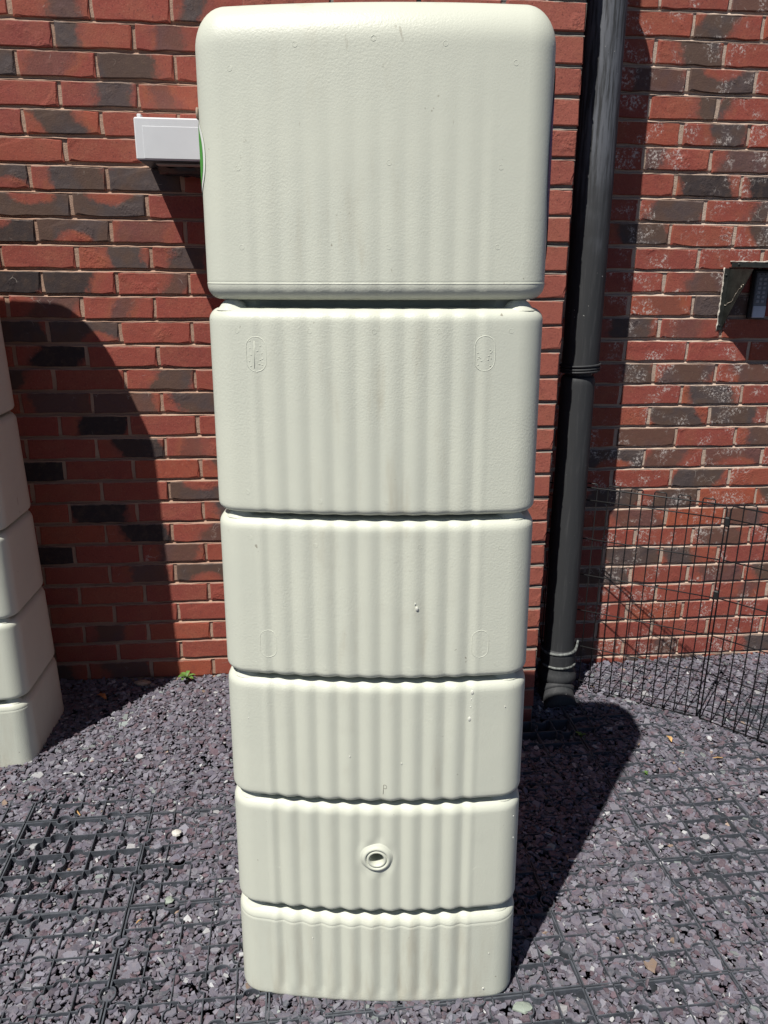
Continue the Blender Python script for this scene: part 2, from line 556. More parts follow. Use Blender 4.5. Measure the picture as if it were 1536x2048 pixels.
# ------------------------------------------------------------------ brick meshes
def brick_mesh(name, length, depth, seed, height=0.065, chip=False):
    r = random.Random(seed)
    hl, hh = length / 2, height / 2
    nx = 5 if length > 0.15 else 3
    per = []
    for i in range(nx): per.append((-hl + length * i / nx, -hh))
    for i in range(2): per.append((hl, -hh + height * i / 2))
    for i in range(nx): per.append((hl - length * i / nx, hh))
    for i in range(2): per.append((-hl, hh - height * i / 2))
    n = len(per)
    out, inn = [], []
    for (x, z) in per:
        jx, jz = r.uniform(-.003, .003), r.uniform(-.0019, .0019)
        if abs(abs(x) - hl) < 1e-6: jx = r.uniform(-.0026, .0010) * (1 if x > 0 else -1)
        corner = abs(abs(x) - hl) < 1e-6 and abs(abs(z) - hh) < 1e-6
        X, Z = x + jx, z + jz
        k = 0.0026 if not corner else 0.0034
        if corner and chip and r.random() < 0.4: k = 0.008
        sx = -1 if x > hl - 1e-6 else (1 if x < -hl + 1e-6 else 0)
        sz = -1 if z > hh - 1e-6 else (1 if z < -hh + 1e-6 else 0)
        out.append((X, Z))
        inn.append((X + sx * k, Z + sz * k * 0.8, r.uniform(-.0006, .0008)))
    V = [(x, -0.0 - e, z) for (x, z, e) in inn]
    V += [(x, 0.0024, z) for (x, z) in out]
    V += [(x, depth, z) for (x, z) in out]
    F = [tuple(range(n))]
    for lv in (0, 1):
        for i in range(n):
            j = (i + 1) % n
            F.append((lv * n + i, lv * n + n + i, lv * n + n + j, lv * n + j))
    me = mesh(name, V, F)
    return me


def fix_normals(me):
    import bmesh
    bm = bmesh.new()
    bm.from_mesh(me)
    bmesh.ops.recalc_face_normals(bm, faces=bm.faces)
    bm.to_mesh(me)
    bm.free()


def brick_set(tagname, mat, length, depth=0.09, n=7):
    res = []
    for i in range(n):
        me = brick_mesh('brick_%s' % tagname, length, depth, hash((tagname, i)) % 9999 if False else 100 * n + i * 17 + int(length * 1000), chip=True)
        fix_normals(me)
        me.materials.append(mat)
        res.append(me)
    return res


PITCH_S, GAUGE = 0.2222, 0.075
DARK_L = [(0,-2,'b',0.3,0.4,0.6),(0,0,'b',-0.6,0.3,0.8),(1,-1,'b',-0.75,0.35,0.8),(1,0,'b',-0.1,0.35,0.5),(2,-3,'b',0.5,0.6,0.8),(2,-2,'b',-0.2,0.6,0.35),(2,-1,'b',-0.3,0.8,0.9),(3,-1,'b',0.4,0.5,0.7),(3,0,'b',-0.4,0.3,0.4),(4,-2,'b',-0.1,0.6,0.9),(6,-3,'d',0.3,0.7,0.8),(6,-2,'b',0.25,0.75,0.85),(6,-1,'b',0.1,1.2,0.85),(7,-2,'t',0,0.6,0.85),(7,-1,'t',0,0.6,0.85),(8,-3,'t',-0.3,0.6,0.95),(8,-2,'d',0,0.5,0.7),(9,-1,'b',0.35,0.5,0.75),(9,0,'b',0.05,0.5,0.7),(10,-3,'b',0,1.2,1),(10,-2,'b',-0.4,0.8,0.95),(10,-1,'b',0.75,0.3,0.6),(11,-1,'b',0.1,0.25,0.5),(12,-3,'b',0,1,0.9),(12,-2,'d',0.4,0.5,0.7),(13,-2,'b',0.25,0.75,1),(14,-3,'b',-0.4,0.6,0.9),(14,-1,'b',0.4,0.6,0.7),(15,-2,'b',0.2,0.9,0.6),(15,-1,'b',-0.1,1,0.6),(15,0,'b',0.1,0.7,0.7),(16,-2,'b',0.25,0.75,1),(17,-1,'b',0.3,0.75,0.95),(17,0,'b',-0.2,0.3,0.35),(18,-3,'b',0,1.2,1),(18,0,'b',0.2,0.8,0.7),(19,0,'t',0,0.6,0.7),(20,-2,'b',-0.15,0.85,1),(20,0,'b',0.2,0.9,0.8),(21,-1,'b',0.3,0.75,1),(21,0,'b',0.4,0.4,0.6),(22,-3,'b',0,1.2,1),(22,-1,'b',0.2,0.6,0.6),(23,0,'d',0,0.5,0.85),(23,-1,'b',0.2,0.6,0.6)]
DARK_R = [(0,0,'b',0,1,0.6),(1,0,'b',-0.4,0.55,0.75),(2,-1,'b',0.35,0.65,0.8),(3,-1,'b',0.2,0.8,0.6),(3,0,'t',0,0.6,0.7),(4,-1,'b',0.8,0.28,0.8),(4,0,'b',-0.9,0.15,0.8),(5,0,'b',0.4,0.5,0.7),(6,-1,'b',-0.8,0.35,0.6),(6,0,'b',0.2,0.9,0.6),(7,0,'b',-0.1,0.85,0.95),(7,1,'b',0.1,0.9,1),(8,-1,'b',0.15,0.85,0.7),(8,0,'b',0.8,0.3,0.7),(9,-1,'b',0.2,0.8,0.8),(9,1,'b',0.3,0.75,0.9),(11,0,'b',0.4,0.65,0.6),(12,-1,'b',0.1,0.5,0.3),(12,0,'b',0,1.2,0.7),(13,-1,'b',0.1,0.7,0.7),(15,-1,'b',0.5,0.5,0.8),(15,0,'b',0.1,0.85,0.65),(15,1,'b',0.3,0.7,0.6),(16,0,'b',0,0.75,0.85),(17,0,'b',-0.2,0.85,0.75),(17,1,'b',-0.2,0.8,0.85),(18,-1,'b',0,1.2,0.6),(18,1,'b',0.2,0.8,0.65),(19,-1,'d',0,0.6,0.8),(19,1,'d',0.1,0.8,0.5),(20,0,'b',-0.15,0.85,0.8),(21,-1,'b',0.1,1,0.85),(21,0,'b',0.2,0.8,0.7),(21,2,'b',0.2,1,0.8),(22,-1,'b',0,0.8,0.5),(22,1,'b',-0.3,0.6,0.6),(23,1,'b',-0.1,0.8,0.6),(24,-1,'b',0,1,0.7),(24,0,'b',-0.4,0.5,0.7),(25,-1,'b',0,1,0.7),(25,1,'b',0.2,0.8,0.5),(25,2,'b',0.2,0.8,0.7)]


def mortar_sheet(name, s0, s1, ztop, zbot, z0, mat, parent, back=0.07, yoff=0.0):
    """bed joints raked to a weathered slope, perpends a little behind the brick faces"""
    r = random.Random(len(name) * 7 + int(s0 * 100))
    n = max(2, int((s1 - s0) / 0.03))
    prof = []
    k = math.ceil((z0 - ztop) / GAUGE) - 1
    while True:
        zb = z0 - GAUGE * k               # bottom of brick row k
        if zb < zbot - 0.08: break
        prof += [(zb + 0.0600, 0.0036, 0), (zb + 0.004, 0.0040, 0), (zb - 0.0002, 0.0115, 1), (zb - 0.0058, 0.0085, 1), (zb - 0.0104, 0.0004, 1)]
        k += 1
    V, F = [], []
    m = len(prof)
    for i in range(n + 1):
        s = s0 + (s1 - s0) * i / n
        for (z, rec, jit) in prof:
            j = r.uniform(-.0014, .0018)
            V.append((s, yoff + rec + j, z + (r.uniform(-.0013, .0013) if jit else 0)))
    for i in range(n):
        for q in range(m - 1):
            F.append((i * m + q, i * m + q + 1, (i + 1) * m + q + 1, (i + 1) * m + q))
    return obj(name, mesh(name, V, F), mat, parent)


def make_wall(name, label, s0, s1, z0, phases, mat, mortar, dark, d0=0.0, ends=(False, False), top=2.38, bottom=-0.06):
    root = thing(name, label, 'wall', W((s0 + s1) / 2, d0, 0), WA)
    sc = (s0 + s1) / 2
    full = brick_set(name, mat, 0.2122)
    cut = {}
    tab = {(k, n): (t, c, w, st) for (k, n, t, c, w, st) in dark}
    r = random.Random(name)
    kmin = math.ceil((z0 - top) / GAUGE)
    k = kmin
    cnt = 0
    while True:
        zb = z0 - GAUGE * k
        if zb + 0.03 < bottom: break
        ph = phases[k % 2]
        n = math.floor((s0 - ph) / PITCH_S) - 1
        while True:
            a, b = ph + n * PITCH_S + 0.005, ph + (n + 1) * PITCH_S - 0.005
            n0 = n
            n += 1
            if a > s1 - 0.02: break
            if b < s0 + 0.02: continue
            a2, b2 = max(a, s0), min(b, s1)
            if b2 - a2 < 0.025: continue
            # close up against the arris instead of leaving a sliver
            if s1 - b2 < 0.03 and s1 > b2: b2 = s1
            if a2 - s0 < 0.03 and s0 < a2: a2 = s0
            L = b2 - a2
            if abs(L - 0.2122) < 0.0015:
                me = full[r.randrange(len(full))]
            else:
                key = round(L, 3)
                if key not in cut: cut[key] = brick_set(name + '_cut', mat, L, n=2)
                me = cut[key][r.randrange(2)]
            o = bpy.data.objects.new('brick', me)
            COL.objects.link(o)
            o.parent = root
            o.location = ((a2 + b2) / 2 - sc + r.uniform(-.0012, .0012), -r.uniform(-.0008, .0024), zb + 0.0325 + r.uniform(-.0018, .0018))
            rot = math.pi if r.random() < 0.0 else 0.0
            o.rotation_euler = (r.uniform(-.006, .006), rot + r.uniform(-.0065, .0065), r.uniform(-.006, .006))
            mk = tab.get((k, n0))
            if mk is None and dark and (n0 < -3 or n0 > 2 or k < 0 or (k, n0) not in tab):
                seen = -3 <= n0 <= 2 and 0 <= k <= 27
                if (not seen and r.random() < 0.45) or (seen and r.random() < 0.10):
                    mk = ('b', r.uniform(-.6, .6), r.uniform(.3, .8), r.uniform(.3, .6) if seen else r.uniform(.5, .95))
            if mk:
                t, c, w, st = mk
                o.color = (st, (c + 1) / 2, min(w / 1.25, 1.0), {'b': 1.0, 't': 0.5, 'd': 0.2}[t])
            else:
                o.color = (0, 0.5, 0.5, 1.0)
            cnt += 1
        k += 1
    mo = mortar_sheet('mortar', s0 - sc, s1 - sc, top, bottom, z0, mortar, root)
    # brickwork above the picture, carried up in one piece
    ub = MB()
    kk = kmin - 1
    while z0 - GAUGE * kk < 3.35:
        zb = z0 - GAUGE * kk
        ph = phases[kk % 2]
        n = math.floor((s0 - ph) / PITCH_S) - 1
        while True:
            a2, b2 = max(ph + n * PITCH_S + 0.005, s0), min(ph + (n + 1) * PITCH_S - 0.005, s1)
            n += 1
            if a2 > s1 - 0.02: break
            if b2 - a2 < 0.02: continue
            ub.box(a2 - sc, b2 - sc, 0.0, 0.09, zb, zb + 0.065, 0.002)
        kk -= 1
    tag(ub.build('upper_brickwork', mat, root), None, None, None, 'stuff')
    # the wall's core behind the bricks
    core = MB()
    core.box(s0 - sc + 0.003, s1 - sc - 0.003, 0.009, 0.32 if d0 > 0 else 0.24, -0.12, 3.40)
    core.build('wall_core', mortar, root)
    return root


Z_L, Z_R, Z_P = 2.110783, 2.201375, 2.044093
PIER_D, PIER_S0, PIER_S1 = 0.31972, -0.403, 0.4869
WALL_L = make_wall('brick_wall', 'red brick house wall with dark burnt bricks behind the white box, left of the projecting pier',
                   -2.40, PIER_S0 + 0.02, Z_L, (-0.6235, -0.7350), M_BRICK_L, M_MORTAR_L, DARK_L)
WALL_R = make_wall('brick_wall', 'red brick house wall with white salt bloom behind the wire pen, right of the downpipe',
                   PIER_S1 - 0.02, 2.45, Z_R, (1.0405, 0.9317), M_BRICK_R, M_MORTAR_R, DARK_R)
PIER = make_wall('brick_pier', 'projecting pier of plain red bricks behind the central water tank, beside the downpipe',
                 PIER_S0, PIER_S1, Z_P, (0.0440, 0.1551), M_BRICK_P, M_MORTAR_P, [], d0=PIER_D)
# the pier's returns: headers and stretchers turning the corner
rr = random.Random(5)
ret_long = brick_set('return', M_BRICK_P, 0.205, n=3)
ret_short = brick_set('return_short', M_BRICK_P, 0.098, n=2)
psc = (PIER_S0 + PIER_S1) / 2
for side, sx in ((-1, PIER_S0 - psc), (1, PIER_S1 - psc)):
    k = -4
    while True:
        zb = Z_P - GAUGE * k
        if zb + 0.03 < -0.06: break
        spans = [(0.094, 0.205)] if k % 2 else [(0.094, 0.098), (0.202, 0.098)]
        for (y0, L) in spans:
            me = (ret_long if L > 0.15 else ret_short)[rr.randrange(2)]
            o = bpy.data.objects.new('brick', me)
            COL.objects.link(o)
            o.parent = PIER
            o.location = (sx + side * rr.uniform(-.001, .001), y0 + 0.006 + L / 2, zb + 0.0325)
            o.rotation_euler = (0, 0, math.pi / 2 * side)
            o.color = (0, .5, .5, 1)
        k += 1

# ------------------------------------------------------------------ plastic gravel grid
GA = math.radians(7.4)
GP = 0.3305
GC = GP / 5


def grid_panel_mesh():
    mb = MB()
    H0, H1 = -0.040, 0.0

    def rib(pts, t):
        m = len(pts)
        V = []
        for i, (x, y) in enumerate(pts):
            x0, y0 = pts[max(i - 1, 0)]
            x1, y1 = pts[min(i + 1, m - 1)]
            dx, dy = x1 - x0, y1 - y0
            l = math.hypot(dx, dy) or 1
            nx, ny = -dy / l * t / 2, dx / l * t / 2
            V += [(x + nx, y + ny, H0), (x + nx * .9, y + ny * .9, H1), (x - nx * .9, y - ny * .9, H1), (x - nx, y - ny, H0)]
        F = []
        for i in range(m - 1):
            a, b = i * 4, i * 4 + 4
            F += [(a, b, b + 1, a + 1), (a + 1, b + 1, b + 2, a + 2), (a + 2, b + 2, b + 3, a + 3)]
        F += [(0, 1, 2, 3), tuple((m - 1) * 4 + k for k in (3, 2, 1, 0))]
        mb.add(V, F)

    def line(u, bul, vert, amp=0.0125):
        pts = [(0.0, 0.0)]
        for c in range(5):
            a = c * GC
            sgn = bul.get(c, 0)
            if sgn:
                pts.append((a + GC * 0.24, 0))
                for q in range(1, 8):
                    th = math.pi * q / 8
                    pts.append((a + GC * (0.5 - 0.26 * math.cos(th)), sgn * amp * math.sin(th) ** 0.8))
                pts.append((a + GC * 0.76, 0))
            pts.append((a + GC, 0))
        pts = [(x * (GP - 0.0024) / GP + 0.0012, y) for x, y in pts]
        return [(u + y, x) for x, y in pts] if vert else [(x, u + y) for x, y in pts]
    e = 0.0032
    # outer frame: eyelets bulging inwards
    rib(line(e, {1: 1, 3: 1}, False), 0.0035)
    rib(line(GP - e, {1: -1, 3: -1}, False), 0.0035)
    rib(line(e, {1: 1, 3: 1}, True), 0.0035)
    rib(line(GP - e, {1: -1, 3: -1}, True), 0.0035)
    pat = [{0: 1, 2: -1, 4: 1}, {1: -1, 3: 1}, {0: -1, 2: 1}, {1: 1, 4: -1}]
    pat2 = [{1: 1, 3: -1}, {0: -1, 2: 1, 4: -1}, {1: -1, 4: 1}, {2: -1, 3: 1}]
    for i in range(4):
        rib(line((i + 1) * GC, pat[i], False), 0.0025)
        rib(line((i + 1) * GC, pat2[i], True), 0.0025)
    return mesh('grid_panel', mb.v, mb.f)


gme = grid_panel_mesh()
gme.materials.append(M_GRID)
gx = Vector((math.cos(GA), math.sin(GA)))
gy = Vector((-math.sin(GA), math.cos(GA)))
G0 = Vector((-0.637, 1.778))
gr = random.Random(3)
for i in range(-5, 9):
    for j in range(-5, 4):
        p = G0 + gx * (i * GP) + gy * (j * GP)
        c = p + (gx + gy) * GP / 2
        wy = WD + c.x * math.tan(WA)
        if c.y > wy - 0.14 or abs(c.x) > 0.95 + 0.60 * max(c.y, 0.4): continue
        if c.x < 0.62 and c.x > -0.3 and c.y > wy - 0.32 - 0.16: continue
        o = bpy.data.objects.new('grid_panel', gme)
        COL.objects.link(o)
        o.parent = GROUND
        o.location = (p.x, p.y, gr.uniform(-.0015, .0025))
        o.rotation_euler = (gr.uniform(-.006, .006), gr.uniform(-.006, .006), GA)

# ------------------------------------------------------------------ slate chippings


def make_chips(n):
    ys = RNG.uniform(0.80, 2.95, int(n * 2.2))
    xs = RNG.uniform(-1.75, 1.95, len(ys))
    inner = np.abs(xs) < 0.50 + 0.56 * ys
    xs, ys = xs[inner][:int(n * 1.12)], ys[inner][:int(n * 1.12)]
    # wider stones further out, where the picture ends
    yo = RNG.uniform(0.10, 2.95, 90000)
    xo = RNG.uniform(-2.75, 2.85, len(yo))
    out = (np.abs(xo) >= 0.50 + 0.56 * yo) | (yo < 0.80)
    xo, yo = xo[out][:34000], yo[out][:34000]
    grow = np.concatenate([np.ones(len(xs)), np.full(len(xo), 2.0)])
    xs, ys = np.concatenate([xs, xo]), np.concatenate([ys, yo])
    wy = WD + xs * math.tan(WA)
    keep = ys < wy - 0.004
    s = xs * ca + (ys - WD) * sa
    d = xs * sa - (ys - WD) * ca
    keep &= ~((s > PIER_S0 - 0.005) & (s < PIER_S1 + 0.005) & (d < PIER_D + 0.005))
    keep &= ~((np.abs(xs) < 0.20) & (ys > 1.30) & (ys < 1.55))       # nothing to see under the tank
    xs, ys, grow = xs[keep], ys[keep], grow[keep]
    n = len(xs)
    lev = chip_level(xs, ys)
    dep = RNG.uniform(0, 1, n) ** 1.2 * 0.013
    a = np.clip(RNG.lognormal(math.log(0.0078), 0.42, n), 0.0036, 0.020)
    big = RNG.uniform(0, 1, n) < 0.035
    a = np.where(big, a * 1.45, a) * grow
    b = a * RNG.uniform(0.48, 0.92, n)
    th = a * RNG.uniform(0.13, 0.34, n)
    K = 5
    ang = (np.arange(K)[None, :] + RNG.uniform(-.34, .34, (n, K))) * 2 * math.pi / K
    rad = RNG.uniform(0.74, 1.12, (n, K))
    X = np.cos(ang) * rad * a[:, None]
    Y = np.sin(ang) * rad * b[:, None]
    Zt = np.tile(th[:, None] / 2, (1, K)) * RNG.uniform(0.5, 1.3, (n, K))
    top = np.stack([X * 0.93, Y * 0.93, Zt], -1)
    bot = np.stack([X, Y, -np.tile(th[:, None] / 2, (1, K))], -1)
    P = np.concatenate([top, bot], 1)                                   # n,12,3
    tilt = RNG.normal(0, 0.24, (n, 2))
    steep = RNG.uniform(0, 1, n) < 0.07
    tilt[steep] *= 2.4
    yaw = RNG.uniform(0, 2 * math.pi, n)
    cx, sx = np.cos(tilt[:, 0]), np.sin(tilt[:, 0])
    cy, sy = np.cos(tilt[:, 1]), np.sin(tilt[:, 1])
    cz, sz = np.cos(yaw), np.sin(yaw)
    Rm = np.zeros((n, 3, 3))
    Rz = np.zeros((n, 3, 3)); Rz[:, 0, 0] = cz; Rz[:, 0, 1] = -sz; Rz[:, 1, 0] = sz; Rz[:, 1, 1] = cz; Rz[:, 2, 2] = 1
    Ry = np.zeros((n, 3, 3)); Ry[:, 0, 0] = cy; Ry[:, 0, 2] = sy; Ry[:, 2, 0] = -sy; Ry[:, 2, 2] = cy; Ry[:, 1, 1] = 1
    Rx = np.zeros((n, 3, 3)); Rx[:, 1, 1] = cx; Rx[:, 1, 2] = -sx; Rx[:, 2, 1] = sx; Rx[:, 2, 2] = cx; Rx[:, 0, 0] = 1
    Rm = Rx @ Ry @ Rz
    P = np.einsum('nij,nkj->nki', Rm, P)
    zc = lev - dep - 0.3 * th
    # keep flat under the standing tanks
    P += np.stack([xs, ys, zc], -1)[:, None, :]
    verts = P.reshape(-1, 3).astype(np.float32)
    base = (np.arange(n) * 2 * K)[:, None]
    topf = base + np.arange(K)[None, :]
    i0 = np.arange(K)
    i1 = (i0 + 1) % K
    q = np.stack([i0, i0 + K, i1 + K, i1], -1).reshape(-1)              # 24
    side = base + q[None, :]
    loops = np.concatenate([topf, side], 1).reshape(-1).astype(np.int32)
    sizes = np.tile(np.array([K] + [4] * K, np.int32), n)
    starts = np.concatenate([[0], np.cumsum(sizes)[:-1]]).astype(np.int32)
    me = bpy.data.meshes.new('slate_chips')
    me.vertices.add(len(verts))
    me.vertices.foreach_set('co', verts.reshape(-1))
    me.loops.add(len(loops))
    me.loops.foreach_set('vertex_index', loops)
    me.polygons.add(len(sizes))
    me.polygons.foreach_set('loop_start', starts)
    try:
        me.polygons.foreach_set('loop_total', sizes)
    except Exception:
        pass
    # each stone's own colour
    pal = np.array([(0.108, 0.099, 0.117), (0.130, 0.122, 0.140), (0.095, 0.082, 0.098), (0.105, 0.070, 0.080),
                    (0.155, 0.149, 0.165), (0.088, 0.092, 0.102), (0.080, 0.056, 0.066), (0.195, 0.19, 0.20),
                    (0.20, 0.225, 0.20), (0.40, 0.395, 0.37), (0.27, 0.19, 0.13)])
    pr = np.array([.21, .20, .15, .10, .125, .085, .05, .045, .014, .018, .003])
    ci = RNG.choice(len(pal), n, p=pr / pr.sum())
    col = pal[ci] * RNG.uniform(0.85, 1.36, (n, 1)) * np.array([[0.915, 0.955, 1.055]])
    rgba = np.concatenate([col, np.ones((n, 1))], 1).astype(np.float32)
    rgba = np.repeat(rgba, 2 * K, axis=0)
    at = me.attributes.new('stone', 'FLOAT_COLOR', 'POINT')
    at.data.foreach_set('color', rgba.reshape(-1))
    me.update(calc_edges=True)
    me.polygons.foreach_set('use_smooth', np.zeros(len(sizes), dtype=bool))
    me.validate()
    o = obj('slate_chips', me, M_CHIPS)
    return tag(o, 'loose plum and grey slate chippings filling the plastic ground grid', 'slate chippings', None, 'stuff')


make_chips(118000)

# ------------------------------------------------------------------ water tanks
SIG = 0.033         # the front leans back by this much per metre of height
TIERS = [(-0.0100, 0.2100), (0.2223, 0.4673), (0.4764, 0.7261), (0.7343, 1.0332), (1.0412, 1.3834), (1.3962, 1.8207)]   # bottom to top
HOLE = (0.002, 0.3517, 0.0165)      # x, z, radius of the tap hole
GROOVE = 0.045
BOW = 0.026


def half_w(z): return 0.2930 - 0.0056 * z


def zt(z): return CAM_H - (CAM_H - z) * (1 + SIG * z / 1.2117)


def xt(x, z): return x * (1 + SIG * z / 1.2117)


def depth_at(z): return 0.390 - 0.045 * z


FRONT = -0.20


def rib_amp(z):
    if z > 1.39:
        t = min(max((1.76 - z) / 0.30, 0), 1)
        return 0.0015 * t
    return (0.0058 - 0.0027 * z) * min(1.0, max(0.12, z / 0.03))


def front_shape(x, z):
    """how far the front face sits behind its middle line, ribs included"""
    w = half_w(z)
    y = BOW * (x / w) ** 2
    lim = 0.207 * w / 0.2930
    e = min(max((lim - abs(x + 0.010)) / 0.02, 0), 1)
    e = e * e * (3 - 2 * e)
    per = 0.0398 * w / 0.2930
    ph = math.pi * (x + 0.010) / per
    wave = (0.5 + 0.5 * math.cos(2 * ph)) ** 0.8  # broad ribs, tighter valleys
    hd = math.hypot(x - HOLE[0], z - HOLE[1])
    fl = min(max((hd - 0.026) / 0.022, 0), 1)           # the ribs die out round the tap boss
    e *= fl * fl * (3 - 2 * fl)
    return y + rib_amp(z) * e * (0.55 - wave)


def plan(z, NF=340, RC=0.052, RB=0.105):
    """outline points (x, y, nx, ny) of the tank at height z, before insets"""
    w, dp = half_w(z), depth_at(z)
    y0 = FRONT + SIG * z
    y1 = FRONT + dp
    out = []
    xe = w - RC
    for i in range(NF + 1):                       # front, left to right
        x = -xe + 2 * xe * i / NF
        y = y0 + front_shape(x, z)
        n = Vector((2 * BOW * x / w ** 2 * 1.0, -1.0)).normalized()
        out.append((x, y, n.x, n.y))
    yb = y0 + BOW * (xe / w) ** 2
    sl = math.atan(2 * BOW * xe / w ** 2)
    # right front corner
    NC = 12
    cxr, cyr = xe - RC * math.sin(sl), yb + RC * math.cos(sl)
    for i in range(1, NC + 1):
        a = -math.pi / 2 + sl + (math.pi / 2 - sl) * i / NC
        out.append((cxr + RC * math.cos(a), cyr + RC * math.sin(a), math.cos(a), math.sin(a)))
    wr = cxr + RC
    NS = 10
    for i in range(1, NS):
        out.append((wr, cyr + (y1 - RB - cyr) * i / NS, 1, 0))
    for i in range(0, 9):
        a = math.pi / 2 * i / 8
        out.append((wr - RB + RB * math.cos(a), y1 - RB + RB * math.sin(a), math.cos(a), math.sin(a)))
    for i in range(1, 10):
        out.append((wr - RB - 2 * (wr - RB) * i / 10, y1, 0, 1))
    for i in range(0, 9):
        a = math.pi / 2 + math.pi / 2 * i / 8
        out.append((-wr + RB + RB * math.cos(a), y1 - RB + RB * math.sin(a), math.cos(a), math.sin(a)))
    for i in range(1, NS):
        out.append((-wr, y1 - RB + (cyr - (y1 - RB)) * i / NS, -1, 0))
    for i in range(0, NC):
        a = math.pi + (math.pi / 2 - sl) * i / NC
        out.append((-cxr + RC * math.cos(a), cyr + RC * math.sin(a), math.cos(a), math.sin(a)))
    return out




def tier_rows(i):
    z0, z1 = TIERS[i]
    rb = {5: 0.023, 0: 0.016}.get(i, 0.0125)
    rtz, rti = (0.060, 0.048) if i == 5 else (0.0205, 0.021)
    rows = []
    if i > 0: rows.append((z0 + 0.0015, GROOVE))
    else: rows.append((z0, 0.06))
    rows.append((z0 + 0.0006, (GROOVE + rb) / 2))
    for k in range(0, 8):
        a = math.pi / 2 * k / 7
        rows.append((z0 + rb * (1 - math.cos(a)), rb * (1 - math.sin(a))))
    za, zb = z0 + rb, z1 - rtz
    step = 0.0075 if i != 1 else 0.005
    n = int((zb - za) / step)
    extra = []
    if i == 5: extra = [(1.4205, 0.0), (1.4212, -0.0005), (1.4222, -0.0004), (1.4230, 0.0004), (1.4242, 0.0)]
    if i == 0: extra = [(z1 - rtz - 0.0016, 0.0), (z1 - rtz - 0.0010, 0.0004), (z1 - rtz - 0.0004, 0.0001)]
    mid = [(za + (zb - za) * k / n, 0.0) for k in range(1, n + 1)] + extra
    mid.sort()
    rows += mid
    nt = 12 if i == 5 else 9
    for k in range(1, nt + 1):
        a = math.pi / 2 * k / nt
        rows.append((z1 - rtz * (1 - math.sin(a)), rti * (1 - math.cos(a))))
    if i < 5:
        rows.append((z1 + 0.0006, (GROOVE + rti) / 2))
        rows.append((z1 + 0.0010, GROOVE))
        rows.append((TIERS[i + 1][0] + 0.0015, GROOVE))
    else:
        rows.append((z1 + 0.003, 0.08))
        rows.append((z1 + 0.004, 0.13))
    return rows


def surface_y(x, z):
    return FRONT + SIG * z + front_shape(x, z)


def tier_mesh(i):
    rows = tier_rows(i)
    V, F = [], []
    m = None
    for (z, ins) in rows:
        pl = plan(z)
        m = len(pl)
        for q, (x, y, nx, ny) in enumerate(pl):
            ex = 0.0
            if ins >= GROOVE - 1e-6 and 0 < i and z < 1.7 and q <= 340:       # the slot runs deeper across the front
                ex = 0.035 * min(1.0, max(0.0, (0.205 - abs(x)) / 0.04))
            V.append((x - nx * ins, y - ny * ins + ex, z))
    hx, hz, hr = HOLE
    for r in range(len(rows) - 1):
        for k in range(m):
            q = (r * m + k, r * m + (k + 1) % m, (r + 1) * m + (k + 1) % m, (r + 1) * m + k)
            if i == 1 and k < 340:
                mx = sum(V[j][0] for j in q) / 4
                mz = sum(V[j][2] for j in q) / 4
                if (mx - hx) ** 2 + (mz - hz) ** 2 < hr ** 2: continue
            F.append(q)
    if i == 5: F.append(tuple((len(rows) - 1) * m + k for k in range(m)))
    if i == 0: F.append(tuple(range(m - 1, -1, -1)))
    return mesh('tier', V, F, True)


TIER_ME = [tier_mesh(i) for i in range(6)]
for me in TIER_ME: me.materials.append(M_BUTT)


def nub_mesh():
    """the dome moulded at a tier's corner that bridges the groove"""
    V, F = [], []
    R, nu, nv = 1.0, 20, 8
    for j in range(nv + 1):
        t = math.pi / 2 * j / nv
        rr_ = math.cos(t) + 0.25 * max(0, 1 - j / 2.5) ** 2
        for k in range(nu):
            a = 2 * math.pi * k / nu
            V.append((rr_ * math.cos(a), rr_ * math.sin(a), math.sin(t)))
    for j in range(nv):
        for k in range(nu):
            F.append((j * nu + k, j * nu + (k + 1) % nu, (j + 1) * nu + (k + 1) % nu, (j + 1) * nu + k))
    return mesh('corner_stud', V, F, True)


NUB = nub_mesh()
NUB.materials.append(M_BUTT)


def side_label(root, side, u0, u1, zc, hz, mat, name, label, rim=None):
    """oval sticker wrapped on the side of the top tier; u = run along the outline from the front corner"""
    def at(u, z, off):
        pl = plan(z, NF=4)
        half = pl[4:4 + 12 + 10]
        # run along the right hand front corner and side
        acc = 0.0
        prev = half[0]
        for p in half[1:]:
            l = math.hypot(p[0] - prev[0], p[1] - prev[1])
            if acc + l >= u:
                t = (u - acc) / l
                x, y = prev[0] + (p[0] - prev[0]) * t, prev[1] + (p[1] - prev[1]) * t
                nx, ny = prev[2] + (p[2] - prev[2]) * t, prev[3] + (p[3] - prev[3]) * t
                return ((x + nx * off) * side, y + ny * off, z)
            acc += l
            prev = p
        return ((prev[0] + off) * side, prev[1], z)
    parts = [(1.0, mat, name, 0.0016)]
    if rim: parts = [(1.0, rim, name, 0.0012), (0.90, mat, 'label_print', 0.0018)]
    first = None
    for (k, mm, nm, off) in parts:
        V, F = [], []
        cu, hu = (u0 + u1) / 2, (u1 - u0) / 2 * k
        n1, n2 = 14, 22
        for i in range(n1 + 1):
            for j in range(n2 + 1):
                tz = -1 + 2 * j / n2
                wdt = math.sqrt(max(0.0, 1 - abs(tz) ** 2.4))
                V.append(at(cu + hu * wdt * (-1 + 2 * i / n1), zc + hz * k * tz, off))
        for i in range(n1):
            for j in range(n2):
                q = (i * (n2 + 1) + j, (i + 1) * (n2 + 1) + j, (i + 1) * (n2 + 1) + j + 1, i * (n2 + 1) + j + 1)
                F.append(q if side > 0 else q[::-1])
        o = obj(nm, mesh(nm, V, F, True), mm, root if first is None else first)
        if first is None:
            first = o
            if label: o['label'] = label
    return first


